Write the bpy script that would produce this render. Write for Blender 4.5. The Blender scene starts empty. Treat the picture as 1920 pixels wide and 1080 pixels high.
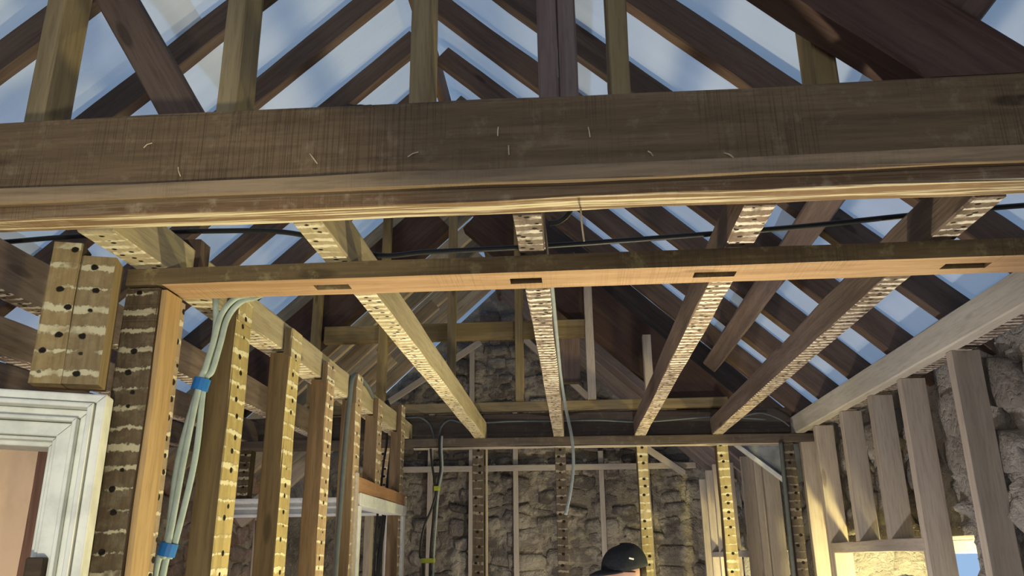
import bpy, bmesh, math, random
from mathutils import Vector, Matrix, noise
random.seed(7)
scene = bpy.context.scene
COL = scene.collection

# ------------------------------------------------------------------ camera
EYE = 1.65                                    # the phone is held 1.65 m above the floor
YAW, PITCH, ROLL, FPX = -0.0713939, 0.3203687, -0.0103092, 1526.62
def camera():
    cy, sy, cp, sp = math.cos(YAW), math.sin(YAW), math.cos(PITCH), math.sin(PITCH)
    f = Vector((sy*cp, cy*cp, sp)); r = Vector((cy, -sy, 0)); u = r.cross(f)
    c, s = math.cos(ROLL), math.sin(ROLL)
    r2 = r*c + u*s; u2 = u*c - r*s
    d = bpy.data.cameras.new('camera'); o = bpy.data.objects.new('camera', d); COL.objects.link(o)
    d.sensor_width = 36; d.lens = 36*FPX/1920; d.clip_start = .02; d.clip_end = 100
    m = Matrix((r2, u2, -f)).transposed().to_4x4(); m.translation = (0, 0, EYE)
    o.matrix_world = m
    scene.camera = o
camera()

# ------------------------------------------------------------------ sky and exposure
W = bpy.data.worlds.new('sky'); scene.world = W; W.use_nodes = True
W.node_tree.nodes['Background'].inputs[0].default_value = (.43, .655, 1.0, 1)
W.node_tree.nodes['Background'].inputs[1].default_value = .57
vs = scene.view_settings
vs.view_transform = 'Standard'; vs.look = 'None'; vs.gamma = 1; vs.use_curve_mapping = False
vs.exposure = 0.45

# ------------------------------------------------------------------ lamps of the building site (all stand below the frame)
def lamp(name, loc, energy, col, radius=.08, target=None, angle=150, blend=.5):
    d = bpy.data.lights.new(name, 'SPOT' if target else 'POINT')
    d.energy = energy; d.color = col; d.shadow_soft_size = radius
    o = bpy.data.objects.new(name, d); COL.objects.link(o); o.location = loc
    if target:
        d.spot_size = math.radians(angle); d.spot_blend = blend
        o.rotation_euler = (Vector(target)-Vector(loc)).to_track_quat('-Z', 'Y').to_euler()
    return o
LAMPS = [  # name, location, watts, colour, aim, cone
    ('work_lamp_light', (.20, 2.55, .62), 88, (1, .88, .50), (-.80, 1.75, 2.25), 110),
    ('work_lamp_light', (.26, 2.55, .62), 46, (1, .94, .88), (1.15, 3.0, 2.2), 150),
    ('front_lamp_light', (.10, -.35, 1.15), 78, (1, .93, .70), (-1.12, 1.5, 1.88), 52),
    ('far_lamp_light', (.62, 3.78, .95), 15, (1, .84, .42), (.55, 4.6, 1.8), 150),
    ('gable_lamp_light', (.10, 5.9, .45), 52, (1, .95, .86), (-.1, 7.6, 1.75), 160),
    ('left_room_lamp_light', (-1.75, 3.2, .45), 30, (1, .90, .84), None, 0),  # added to brighten the left room; no source is seen there
    ('sill_lamp_light', (1.60, 3.75, 1.15), 62, (1, .87, .36), None, 0),
    ('sill_lamp_light', (1.60, 6.2, 1.15), 44, (1, .87, .36), None, 0),
]
for n, l, e, c, t, a in LAMPS: lamp(n, l, e, c, .06, t, a)
# fill light added behind the camera to brighten the faces turned this way
d = bpy.data.lights.new('rear_window_daylight', 'AREA'); d.shape = 'RECTANGLE'; d.size = 1.9; d.size_y = 1.5; d.energy = 30; d.color = (.96, .97, 1)
o = bpy.data.objects.new('rear_window_daylight', d); COL.objects.link(o); o.location = (-.3, -2.12, 1.45); o.rotation_euler = (math.radians(100), 0, 0)

# ------------------------------------------------------------------ node helpers
class NT:
    def __init__(s, name):
        s.m = bpy.data.materials.new(name); s.m.use_nodes = True
        s.t = s.m.node_tree; s.b = s.t.nodes['Principled BSDF']; s.out = s.t.nodes['Material Output']
    def n(s, typ, ins=None, **kw):
        d = s.t.nodes.new(typ)
        for k, v in kw.items(): setattr(d, k, v)
        if ins:
            for k, v in ins.items(): s.set(d.inputs[k], v)
        return d
    def set(s, sock, v):
        if isinstance(v, bpy.types.NodeSocket): s.t.links.new(v, sock)
        elif isinstance(v, bpy.types.Node): s.t.links.new(v.outputs[0], sock)
        else: sock.default_value = v
    def math(s, op, a, b=None, c=None, clamp=False):
        d = s.n('ShaderNodeMath', operation=op, use_clamp=clamp)
        for i, v in enumerate((a, b, c)):
            if v is not None: s.set(d.inputs[i], v)
        return d.outputs[0]
    def mix(s, f, a, b, blend='MIX'):
        d = s.n('ShaderNodeMix', data_type='RGBA', blend_type=blend)
        s.set(d.inputs[0], f); s.set(d.inputs[6], a); s.set(d.inputs[7], b)
        return d.outputs[2]
    def map(s, v, a, b, c=0., d=1.):
        return s.n('ShaderNodeMapRange', {0: v, 1: a, 2: b, 3: c, 4: d}, interpolation_type='SMOOTHSTEP').outputs[0]
    def scaled(s, vec, sc, off=None):
        m = s.n('ShaderNodeMapping', {0: vec, 3: sc})
        if off is not None: s.set(m.inputs[1], off)
        return m.outputs[0]
    def noise(s, vec, scale=1, detail=4, rough=.55, out=0, dist=0):
        return s.n('ShaderNodeTexNoise', {'Vector': vec, 'Scale': scale, 'Detail': detail, 'Roughness': rough, 'Distortion': dist}).outputs[out]
    def bump(s, h, strength=.4, dist=.005, normal=None):
        d = s.n('ShaderNodeBump', {'Height': h, 'Strength': strength, 'Distance': dist})
        if normal is not None: s.set(d.inputs['Normal'], normal)
        return d.outputs[0]
def C4(c): return (*c, 1)

def wood(name, light, dark, rough=.8, saw=0., knots=.6, lath=None, plaster=(.50, .42, .28), dirt=.0, bump=.3, vary=.35, streak=0., nibw=.22, lathbase=None, hole=.0045, rows=2, spread=.05):
    """grain runs along local X; lath=(pitch) draws plaster nibs and nail holes on the local -Z face"""
    q = NT(name)
    tc = q.n('ShaderNodeTexCoord'); oi = q.n('ShaderNodeObjectInfo')
    P = tc.outputs['Object']; rnd = oi.outputs['Random']
    off = q.n('ShaderNodeCombineXYZ', {0: q.math('MULTIPLY', rnd, 37.), 1: q.math('MULTIPLY', rnd, 11.), 2: q.math('MULTIPLY', rnd, 23.)})
    G = q.n('ShaderNodeVectorMath', {0: P, 1: off.outputs[0]}, operation='ADD').outputs[0]
    g1 = q.noise(q.scaled(G, (1.6, 34, 34)), 1, 5, .6, dist=.6)
    g2 = q.noise(q.scaled(G, (.9, 5, 5)), 1, 3, .5)
    g3 = q.noise(q.scaled(G, (12, 140, 140)), 1, 3, .6)
    f = q.math('ADD', q.math('MULTIPLY', g1, .6), q.math('MULTIPLY', g2, .4))
    col = q.mix(q.map(f, .32, .68), C4(dark), C4(light))
    col = q.mix(q.math('MULTIPLY', q.map(g3, .45, .7), .3), col, C4([c*.55 for c in dark]))
    if knots:
        vo = q.n('ShaderNodeTexVoronoi', {'Vector': q.scaled(G, (2.4, 9, 9)), 'Scale': 1.})
        k = q.map(vo.outputs['Distance'], .07, .14, 1, 0)
        col = q.mix(q.math('MULTIPLY', k, knots), col, C4([c*.35 for c in dark]))
    h = q.math('ADD', q.math('MULTIPLY', g1, .5), q.math('MULTIPLY', g3, .5))
    if saw:
        w1 = q.noise(q.scaled(G, (260, 4, 4)), 1, 2, .5)
        msk = q.map(q.noise(G, 3.2, 3), .42, .62)
        sm = q.math('MULTIPLY', q.math('MULTIPLY', q.map(w1, .5, .66), msk), saw)
        col = q.mix(q.math('MULTIPLY', sm, .35), col, C4([c*.5 for c in dark]))
        h = q.math('SUBTRACT', h, q.math('MULTIPLY', sm, .8))
    if dirt:
        d1 = q.map(q.noise(G, 22, 6, .7), .52, .72)
        col = q.mix(q.math('MULTIPLY', d1, dirt), col, C4(plaster))
    if streak:      # plaster left in long lines on the underside
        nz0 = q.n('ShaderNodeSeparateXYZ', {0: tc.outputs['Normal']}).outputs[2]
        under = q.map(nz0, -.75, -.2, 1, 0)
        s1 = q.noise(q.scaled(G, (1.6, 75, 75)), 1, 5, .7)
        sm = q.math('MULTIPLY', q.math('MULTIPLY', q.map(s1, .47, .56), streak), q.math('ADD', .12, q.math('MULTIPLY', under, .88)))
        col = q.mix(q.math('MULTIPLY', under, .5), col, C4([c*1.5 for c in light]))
        col = q.mix(sm, col, C4(plaster)); h = q.math('ADD', h, sm)
    if lath:
        sep = q.n('ShaderNodeSeparateXYZ', {0: P}); x, y = sep.outputs[0], sep.outputs[1]
        nz = q.n('ShaderNodeSeparateXYZ', {0: tc.outputs['Normal']}).outputs[2]
        face = q.map(nz, -.75, -.6, 1, 0)
        wob = q.math('MULTIPLY', q.math('SUBTRACT', q.noise(q.scaled(G, (5, 14, 1)), 1, 3), .5), .38)
        t = q.math('ADD', q.math('DIVIDE', x, lath), wob)
        fr = q.math('FRACT', t); cell = q.math('FLOOR', t)
        dist = q.math('ABSOLUTE', q.math('SUBTRACT', fr, .5))
        edge = q.math('MULTIPLY', q.noise(G, 75, 5, .7), .55)
        wn = q.n('ShaderNodeTexWhiteNoise', {'W': cell}, noise_dimensions='1D').outputs[0]
        wid = q.math('ADD', q.math('SUBTRACT', edge, nibw), q.math('MULTIPLY', wn, .16))
        nib = q.map(q.math('SUBTRACT', dist, wid), -.05, .03, 1, 0)
        nib = q.math('MULTIPLY', nib, q.map(q.noise(G, 16, 3), .33, .50))
        dust = q.math('MULTIPLY', q.map(q.noise(G, 30, 5, .7),   .45, .7), .30)
        pale = q.mix(.5, C4(light), C4(plaster))
        if lathbase:
            col_l = q.mix(q.map(f, .32, .68), C4([c*.6 for c in lathbase]), C4(lathbase)); pale = q.mix(.4, C4(lathbase), C4(plaster))  # lath face coloured lighter than the sides, with lamplight put into the colour
        else: col_l = col
        lc = q.mix(dust, col_l, pale)
        lc = q.mix(q.math('MULTIPLY', nib, .92), lc, C4(plaster))
        # nail holes, one or two per lath
        hs = None
        t2 = q.math('DIVIDE', x, lath); 
        for k in (0., 1.)[:rows]:
            tt = q.math('ADD', t2, .13+k*.47); c2 = q.math('FLOOR', tt); f2 = q.math('SUBTRACT', q.math('FRACT', tt), .5)
            w2 = q.n('ShaderNodeTexWhiteNoise', {'W': q.math('ADD', c2, q.math('ADD', 31.7+k*9.1, q.math('MULTIPLY', rnd, 50.)))}, noise_dimensions='1D')
            wc = q.n('ShaderNodeSeparateColor', {0: w2.outputs['Color']})
            yy = q.math('SUBTRACT', y, q.math('MULTIPLY', q.math('SUBTRACT', wc.outputs[0], .5), spread))
            xx = q.math('MULTIPLY', q.math('ADD', f2, q.math('MULTIPLY', q.math('SUBTRACT', wc.outputs[1], .5), .4)), lath)
            rr = q.math('SQRT', q.math('ADD', q.math('MULTIPLY', xx, xx), q.math('MULTIPLY', q.math('MULTIPLY', yy, yy), .7)))
            rr = q.math('ADD', rr, q.math('MULTIPLY', q.math('SUBTRACT', q.noise(G, 160, 2), .5), .004))
            sz = q.math('MULTIPLY', q.map(wc.outputs[2], .15, .55, .5, 1.), hole)
            hh = q.math('MULTIPLY', q.map(q.math('SUBTRACT', rr, sz), -.001, .0012, 1, 0), q.map(wc.outputs[2], .15, .25))
            hs = hh if hs is None else q.math('MAXIMUM', hs, hh)
        lc = q.mix(hs, lc, (.012, .009, .007, 1))
        col = q.mix(face, col, lc)
        h = q.math('ADD', h, q.math('MULTIPLY', q.math('SUBTRACT', q.math('MULTIPLY', nib, 1.6), q.math('MULTIPLY', hs, 2.)), face))
    v = q.math('ADD', q.math('MULTIPLY', rnd, vary), 1-vary/2)
    hsv = q.n('ShaderNodeHueSaturation', {'Value': v, 'Color': col, 'Saturation': q.math('ADD', .9, q.math('MULTIPLY', rnd, .2))})
    q.set(q.b.inputs['Base Color'], hsv.outputs[0])
    q.b.inputs['Roughness'].default_value = rough
    q.b.inputs['Specular IOR Level'].default_value = .25
    q.set(q.b.inputs['Normal'], q.bump(h, bump, .004))
    return q.m

M = {}
M['rafter']   = wood('old_rafter_wood', (.150, .102, .078), (.078, .051, .039))
M['principal']= wood('dark_red_brown_wood', (.105, .064, .051), (.06, .035, .029), knots=.3)
M['purlin']   = wood('grey_purple_old_wood', (.24, .18, .16), (.14, .10, .09))
M['tie']      = wood('rough_sawn_tie_wood', (.20, .138, .082), (.105, .070, .042), saw=1., knots=.8, dirt=.16, bump=.55, vary=.05)
M['fillet']   = wood('split_fillet_wood', (.42, .29, .16), (.22, .15, .085), saw=.4, dirt=.12, bump=.4)
M['head']     = wood('plastered_head_plate_wood', (.19, .125, .075), (.095, .06, .038), saw=.5, dirt=.22, streak=.9, plaster=(.70, .62, .45), bump=.5)
M['plate']    = wood('olive_stained_plate_wood', (.18, .135, .075), (.09, .065, .038), saw=.6, dirt=.45, plaster=(.36, .32, .17), bump=.5)
M['platefresh']=wood('fresh_orange_wood', (.50, .35, .225), (.33, .21, .125), knots=.6, saw=.5, dirt=.15, bump=.5)  # head plate underside, with the lamplight on it put into the colour
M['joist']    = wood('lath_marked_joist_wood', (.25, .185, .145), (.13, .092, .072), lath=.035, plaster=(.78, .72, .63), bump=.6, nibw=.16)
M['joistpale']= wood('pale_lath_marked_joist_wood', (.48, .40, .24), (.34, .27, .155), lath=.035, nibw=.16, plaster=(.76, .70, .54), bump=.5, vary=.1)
M['stud']     = wood('lath_marked_stud_wood', (.25, .17, .10), (.13, .088, .052), lath=.042, hole=.0068, rows=1, spread=.022, lathbase=(.42, .31, .20), plaster=(.70, .63, .46), bump=.5)
M['studgold'] = wood('golden_lath_marked_stud_wood', (.22, .155, .08), (.11, .078, .042), lath=.042, hole=.0068, rows=1, spread=.022, lathbase=(.52, .41, .19), plaster=(.74, .68, .46), bump=.5, vary=.2)  # gold lath face stands for lamplight on these studs
M['studdark'] = wood('blackened_lath_marked_stud_wood', (.12, .085, .05), (.055, .038, .024), lath=.042, hole=.006, rows=1, spread=.03, plaster=(.46, .41, .28), bump=.7, saw=.8, vary=.15)
M['darkplate'] = wood('soot_dark_plate_wood', (.15, .115, .09), (.08, .06, .048), dirt=.15)  # dark brown-black base with pale flecks
M['cripple']  = wood('brown_lath_marked_cripple_wood', (.34, .25, .12), (.20, .14, .065), lath=.045, hole=.006, rows=1, spread=.04, plaster=(.62, .56, .36), bump=.5, vary=.2)
M['redpost']  = wood('red_brown_rough_post_wood', (.30, .16, .11), (.13, .07, .05), bump=.6)
M['studblack'] = wood('sooty_lath_marked_stud_wood', (.13, .10, .075), (.065, .048, .037), lath=.042, hole=.007, rows=1, spread=.022, plaster=(.28, .24, .19), bump=.7, vary=.15)  # darker stud wood with duller nibs
M['orange']   = wood('orange_cut_wood', (.52, .34, .15), (.36, .22, .085), knots=.5, vary=.1)
M['hanger']   = wood('treated_green_brown_softwood', (.33, .25, .13), (.20, .145, .07), knots=.7, bump=.15)
M['new']      = wood('new_pale_softwood', (.50, .43, .37), (.38, .32, .27), knots=.6, bump=.15, vary=.25)
M['newgrey']  = wood('new_grey_beige_softwood', (.60, .56, .49), (.48, .44, .38), knots=.5, bump=.15, vary=.15)
M['farrafter']= wood('pale_replaced_rafter_wood', (.46, .36, .23), (.26, .19, .12), knots=.5, bump=.2, vary=.8)
M['redwood']  = wood('red_brown_header_wood', (.45, .25, .14), (.28, .15, .085), dirt=.2)

def plain(name, col, rough=.6, noise_amt=.15, scale=25, bump=.1, metallic=0, spec=.3):
    q = NT(name); tc = q.n('ShaderNodeTexCoord')
    n = q.noise(tc.outputs['Object'], scale, 5, .6)
    q.set(q.b.inputs['Base Color'], q.mix(q.map(n, .35, .7), C4(col), C4([c*(1-noise_amt*2) for c in col])))
    q.b.inputs['Roughness'].default_value = rough; q.b.inputs['Metallic'].default_value = metallic
    q.b.inputs['Specular IOR Level'].default_value = spec
    q.set(q.b.inputs['Normal'], q.bump(n, bump, .003))
    return q.m
M['white']  = plain('worn_white_paint', (.82, .83, .76), .45, .10, 18, .15)
M['whiteb'] = plain('cool_white_paint', (.74, .76, .78), .5, .08, 30, .1)
M['black']  = plain('black_cable_sheath', (.022, .024, .027), .45, .1, 40, .05)
M['grey']   = plain('grey_cable_sheath', (.34, .38, .38), .5, .08, 40, .05)
M['midgrey'] = plain('mid_grey_cable_sheath', (.24, .27, .29), .5, .08, 40, .05)
M['darkgrey'] = plain('dark_grey_cable_sheath', (.11, .125, .13), .5, .08, 40, .05)
M['palegrey'] = plain('pale_green_grey_cable_sheath', (.42, .50, .44), .5, .08, 40, .05)
M['blue']   = plain('blue_tape', (.02, .17, .50), .5, .1, 40, .05)
M['green']  = plain('yellow_green_tape', (.42, .48, .05), .6, .1, 40, .05)
M['nail']   = plain('rusty_nail_steel', (.16, .10, .07), .6, .2, 60, .1, .6)
M['splinter'] = plain('pale_splinter_wood', (.66, .53, .34), .8, .2, 60, .2)
M['pink']   = plain('pink_lime_plaster', (.56, .42, .38), .9, .10, 5, .3)
M['soot']   = plain('dark_felt', (.03, .028, .028), .8, .2, 15, .3)
M['floor']  = wood('dusty_floor_boards', (.30, .24, .18), (.2, .16, .12))
M['greysheet'] = plain('grey_insulation_sheet', (.34, .36, .38), .6, .2, 12, .3)
M['skin']   = plain('skin', (.58, .34, .25), .5, .06, 30, .05)
M['jacket'] = plain('navy_work_jacket', (.03, .035, .05), .85, .2, 60, .2)
M['trouser']= plain('grey_work_trousers', (.07, .07, .075), .85, .2, 60, .2)
M['cap']    = plain('black_cap_cloth', (.016, .019, .026), .75, .2, 80, .2)
M['hair']   = plain('brown_hair', (.06, .04, .025), .7, .3, 90, .3)
M['lens']   = plain('dark_spectacles', (.03, .02, .03), .2, .0, 10, 0)
M['logo']   = plain('white_embroidery', (.8, .8, .8), .6, .05, 60, .1)
M['lampbody'] = plain('yellow_lamp_housing', (.55, .40, .03), .5, .05, 30, .05)

def stone_mat(name, cols, mort, mottle=.6, bump=.9):
    q = NT(name); tc = q.n('ShaderNodeTexCoord'); oi = q.n('ShaderNodeObjectInfo')
    geo = q.n('ShaderNodeNewGeometry'); P = geo.outputs['Position']
    r = oi.outputs['Random']
    n1 = q.noise(P, 9, 6, .65); n2 = q.noise(P, 38, 6, .7); n3 = q.noise(P, 3.0, 3, .5)
    ramp = q.n('ShaderNodeValToRGB', {0: q.math('ADD', q.math('MULTIPLY', r, .7), q.math('MULTIPLY', n1, .35))})
    e = ramp.color_ramp.elements; e[0].position = .1; e[0].color = C4(cols[0]); e[1].position = .95; e[1].color = C4(cols[-1])
    for i, c in enumerate(cols[1:-1]):
        x = e.new(.1+.85*(i+1)/(len(cols)-1)); x.color = C4(c)
    # smeared mortar over the stone
    sm = q.math('MULTIPLY', q.map(q.math('ADD', q.math('MULTIPLY', n1, .5), q.math('MULTIPLY', n3, .5)), .46, .60), mottle)
    col = q.mix(sm, ramp.outputs[0], C4(mort))
    col = q.mix(q.math('MULTIPLY', q.map(n2, .55, .75), .35), col, C4([c*.35 for c in cols[0]]))
    q.set(q.b.inputs['Base Color'], col); q.b.inputs['Roughness'].default_value = .92
    q.b.inputs['Specular IOR Level'].default_value = .15
    vo = q.n('ShaderNodeTexVoronoi', {'Vector': q.n('ShaderNodeVectorMath', {0: P, 1: q.n('ShaderNodeVectorMath', {0: q.noise(P, 7, 3, .5, 1), 'Scale': .30}, operation='SCALE').outputs[0]}, operation='ADD').outputs[0], 'Scale': 11.}, feature='DISTANCE_TO_EDGE')
    ck = q.map(vo.outputs['Distance'], 0., .10)
    hh = q.math('ADD', q.math('ADD', q.math('MULTIPLY', n1, 1.), q.math('MULTIPLY', n2, .5)), q.math('MULTIPLY', ck, .09))
    q.set(q.b.inputs['Normal'], q.bump(hh, bump, .06))
    return q.m
SC = [(.085, .073, .068), (.17, .145, .13), (.26, .22, .19), (.12, .105, .10), (.32, .275, .23)]
M['stone'] = stone_mat('rubble_stone', SC, (.52, .46, .38), .75)
M['mortar'] = stone_mat('lime_mortar', [(.22, .19, .16), (.38, .33, .27)], (.50, .44, .36), .7)
SR = [(.20, .18, .165), (.30, .275, .25), (.38, .35, .32), (.25, .225, .21), (.34, .30, .28)]
M['stoner'] = stone_mat('pale_grey_rubble_stone', SR, (.46, .43, .40), .7)
M['mortarr'] = stone_mat('pale_grey_mortar', [(.24, .225, .21), (.38, .355, .33)], (.48, .45, .42), .7)
M['stonel'] = stone_mat('reddish_rubble_stone', [(.20, .12, .10), (.30, .19, .16), (.26, .22, .2), (.40, .22, .15)], (.44, .35, .32), .6)

def membrane_mat():
    q = NT('white_roof_membrane'); q.t.nodes.remove(q.b)
    geo = q.n('ShaderNodeNewGeometry'); P = geo.outputs['Position']
    n = q.noise(q.scaled(P, (1.2, 9, 1.2)), 1, 4, .55)
    n2 = q.noise(P, 2.2, 3)
    c = q.mix(q.map(q.math('ADD', q.math('MULTIPLY', n, .5), q.math('MULTIPLY', n2, .5)), .35, .65), (.70, .73, .76, 1), (.78, .80, .82, 1))
    b = q.bump(n, .35, .02)
    d = q.n('ShaderNodeBsdfDiffuse', {0: c, 'Normal': b}); t = q.n('ShaderNodeBsdfTranslucent', {0: c, 'Normal': b})
    mx = q.n('ShaderNodeMixShader', {0: .5, 1: d.outputs[0], 2: t.outputs[0]})
    q.t.links.new(mx.outputs[0], q.out.inputs[0])
    return q.m
M['membrane'] = membrane_mat()

# ------------------------------------------------------------------ object helpers
def tag(o, label=None, cat=None, group=None, kind=None):
    if label: o['label'] = label
    if cat: o['category'] = cat
    if group: o['group'] = group
    if kind: o['kind'] = kind
    return o
def link(name, me, mat=None, parent=None, smooth=False):
    o = bpy.data.objects.new(name, me); COL.objects.link(o)
    if mat is not None:
        me.materials.clear()
        for m in (mat if isinstance(mat, (list, tuple)) else [mat]): me.materials.append(M[m] if isinstance(m, str) else m)
    if smooth:
        for p in me.polygons: p.use_smooth = True
    if parent: o.parent = parent
    return o
def mesh(name, v, f):
    me = bpy.data.meshes.new(name); me.from_pydata([tuple(p) for p in v], [], f)
    bm = bmesh.new(); bm.from_mesh(me); bmesh.ops.recalc_face_normals(bm, faces=bm.faces[:]); bm.to_mesh(me); bm.free()
    me.update(); return me
def empty(name, loc=(0, 0, 0), rz=0):
    o = bpy.data.objects.new(name, None); COL.objects.link(o); o.location = loc; o.rotation_euler[2] = rz; o.empty_display_size = .1
    return o

def beam_mesh(L, w, h, ch=.004, wob=.0025, seg=None, seed=0):
    """a sawn length of timber along +X from 0 to L with softened, slightly uneven arrises"""
    rnd = random.Random(seed); seg = seg or max(2, min(24, int(L/.12)))
    prof = [(-w/2+ch, -h/2), (w/2-ch, -h/2), (w/2, -h/2+ch), (w/2, h/2-ch), (w/2-ch, h/2), (-w/2+ch, h/2), (-w/2, h/2-ch), (-w/2, -h/2+ch)]
    V, Fc = [], []
    for i in range(seg+1):
        x = L*i/seg
        for j, (a, b) in enumerate(prof):
            k = noise.noise(Vector((x*3.1+seed*1.7, j//2*5.3, seed*.37)))*wob*1.6
            k2 = (rnd.random()-.5)*wob*.9
            V.append((x, a+(k+k2)*(1 if a > 0 else -1)*.7, b+(k-k2)*(1 if b > 0 else -1)*.7))
    for i in range(seg):
        for j in range(8):
            a, b = i*8+j, i*8+(j+1) % 8
            Fc.append((a, a+8, b+8, b))
    Fc.append(tuple(range(8))); Fc.append(tuple(reversed(range(seg*8, seg*8+8))))
    me = mesh('timber', V, Fc)
    return me
SEED = [0]
def frame(p0, p1, down):
    ex = (p1-p0).normalized(); d = Vector(down); d = (d-ex*d.dot(ex)).normalized(); ez = -d; ey = ez.cross(ex)
    m = Matrix((ex, ey, ez)).transposed().to_4x4(); m.translation = p0
    return m
def beam(name, p0, p1, w, h, mat, down=(0, 0, -1), label=None, cat='beam', group=None, parent=None, ch=.004, wob=.0025, kind=None, cut=None):
    """p0, p1: ends of the centre line (x, y, height above eye level)"""
    p0, p1 = Vector(p0), Vector(p1); SEED[0] += 1
    p0 = p0+Vector((0, 0, EYE)); p1 = p1+Vector((0, 0, EYE))
    me = beam_mesh((p1-p0).length, w, h, ch, wob, seed=SEED[0])
    fm = frame(p0, p1, down)
    if cut is not None:           # the far end is sawn level to sit on a beam whose top is at this height
        ex, ey, ez = fm.col[0].z, fm.col[1].z, fm.col[2].z
        for v in me.vertices:
            xm = (cut+EYE-p0.z-ey*v.co.y-ez*v.co.z)/ex
            if v.co.x > xm or v.co.x > (p1-p0).length-1e-5: v.co.x = xm
    o = link(name, me, mat)
    o.matrix_world = fm
    if parent:
        o.parent = parent; o.matrix_parent_inverse = Matrix.Identity(4)
        bpy_inv(o, parent)
    else: tag(o, label, cat, group, kind)
    return o
def bpy_inv(o, parent):
    w = o.matrix_basis.copy(); o.matrix_parent_inverse = Matrix.Identity(4)
    o.matrix_basis = parent.matrix_basis.inverted() @ w
def box_faces(V, Fc, x0, x1, y0, y1, z0, z1):
    b = len(V)
    V += [(x0, y0, z0), (x1, y0, z0), (x1, y1, z0), (x0, y1, z0), (x0, y0, z1), (x1, y0, z1), (x1, y1, z1), (x0, y1, z1)]
    Fc += [(b, b+3, b+2, b+1), (b+4, b+5, b+6, b+7), (b, b+1, b+5, b+4), (b+1, b+2, b+6, b+5), (b+2, b+3, b+7, b+6), (b+3, b, b+4, b+7)]
def boxes(name, lst, mat, parent=None, bevel=0):
    V, Fc = [], []
    for b in lst: box_faces(V, Fc, *b)
    o = link(name, mesh(name, V, Fc), mat, parent)
    if bevel:
        m = o.modifiers.new('bevel', 'BEVEL'); m.width = bevel; m.segments = 2
    return o
def smooth_path(pts, n=8):
    P = [Vector(p) for p in pts]; out = []
    for i in range(len(P)-1):
        a, b, c, d = P[max(i-1, 0)], P[i], P[i+1], P[min(i+2, len(P)-1)]
        for k in range(n):
            t = k/n
            out.append(.5*((2*b)+(c-a)*t+(2*a-5*b+4*c-d)*t*t+(3*b-a-3*c+d)*t**3))
    out.append(P[-1]); return out
def tube_mesh(pts, r, sides=8, smooth=True, n=8):
    P = smooth_path(pts, n) if smooth else [Vector(p) for p in pts]
    V, Fc = [], []; up = Vector((.3, .5, .8)).normalized(); prev = None
    for i, p in enumerate(P):
        t = (P[min(i+1, len(P)-1)]-P[max(i-1, 0)]).normalized()
        a = up if prev is None else prev
        a = (a-t*a.dot(t)).normalized(); prev = a; b = t.cross(a)
        for k in range(sides):
            an = 2*math.pi*k/sides; V.append(p+(a*math.cos(an)+b*math.sin(an))*r)
    for i in range(len(P)-1):
        for k in range(sides):
            q, q2 = i*sides+k, i*sides+(k+1) % sides
            Fc.append((q, q2, q2+sides, q+sides))
    Fc.append(tuple(reversed(range(sides)))); Fc.append(tuple(range(len(P)*sides-sides, len(P)*sides)))
    return mesh('tube', V, Fc)
def cable(name, pts, r, mat, label=None, cat='cable', group=None, parent=None):
    pts = [Vector((p[0], p[1], p[2]+EYE)) for p in pts]
    o = link(name, tube_mesh(pts, r), mat, parent, True)
    if not parent: tag(o, label, cat, group)
    return o
ORD = ['first', 'second', 'third', 'fourth', 'fifth', 'sixth', 'seventh', 'eighth', 'ninth', 'tenth', 'eleventh', 'twelfth', 'thirteenth', 'fourteenth', 'fifteenth', 'sixteenth', 'seventeenth', 'eighteenth', 'nineteenth', 'twentieth']

# ------------------------------------------------------------------ the setting: floor, stone walls, roof membrane
XR, XL, YF, YB = 1.36, -2.70, 7.62, -2.2       # inner faces of the four walls
RX, RH, SL = -.66, 2.46, .92                   # ridge (underside of rafters) and roof slope
def roofH(x): return RH - SL*abs(x-RX)
tag(boxes('floor', [(XL-.5, XR+.5, YB-.5, YF+.5, -.12, 0)], 'floor'), kind='structure')
wl = tag(boxes('wall_left', [(XL-.5, XL, YB-.5, YF+.5, 0, EYE+.62)], 'mortar'), kind='structure')
tag(boxes('wall_rear', [(XL, XR, YB-.5, YB, 0, EYE+.62)], 'mortar'), kind='structure')
# right wall with two window openings
W1, W2 = (3.02, 4.44, -.75, .06), (5.62, 7.10, -.75, .03)
zz = lambda h: EYE+h
segs = [(XR, XR+.5, YB-.5, W1[0], 0, zz(.66)), (XR, XR+.5, W1[1], W2[0], 0, zz(.66)), (XR, XR+.5, W2[1], YF+.5, 0, zz(.66))]
for a in (W1, W2):
    segs += [(XR, XR+.5, a[0], a[1], 0, zz(a[2])), (XR, XR+.5, a[0], a[1], zz(a[3]), zz(.66))]
wr = tag(boxes('wall_right', segs, 'mortarr'), kind='structure')
# far gable
V = [(XL, YF, 0), (XR, YF, 0), (XR, YF, zz(roofH(XR))), (RX, YF, zz(RH+.1)), (XL, YF, zz(roofH(XL)+.05))]
V += [(x, y+.5, z) for x, y, z in V]
wf = link('wall_far', mesh('gable', V, [(0, 1, 2, 3, 4), (9, 8, 7, 6, 5)]+[(i, i+5, (i+1) % 5+5, (i+1) % 5) for i in range(5)]), 'mortar')
tag(wf, kind='structure')
# rear gable above the rear wall
V = [(XL, YB, zz(.6)), (XR, YB, zz(.6)), (RX, YB, zz(RH+.1))]; V += [(x, y-.4, z) for x, y, z in V]
tag(link('wall_rear_gable', mesh('gable', V, [(0, 1, 2), (5, 4, 3), (0, 3, 4, 1), (1, 4, 5, 2), (2, 5, 3, 0)]), 'mortar'), kind='structure')

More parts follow.
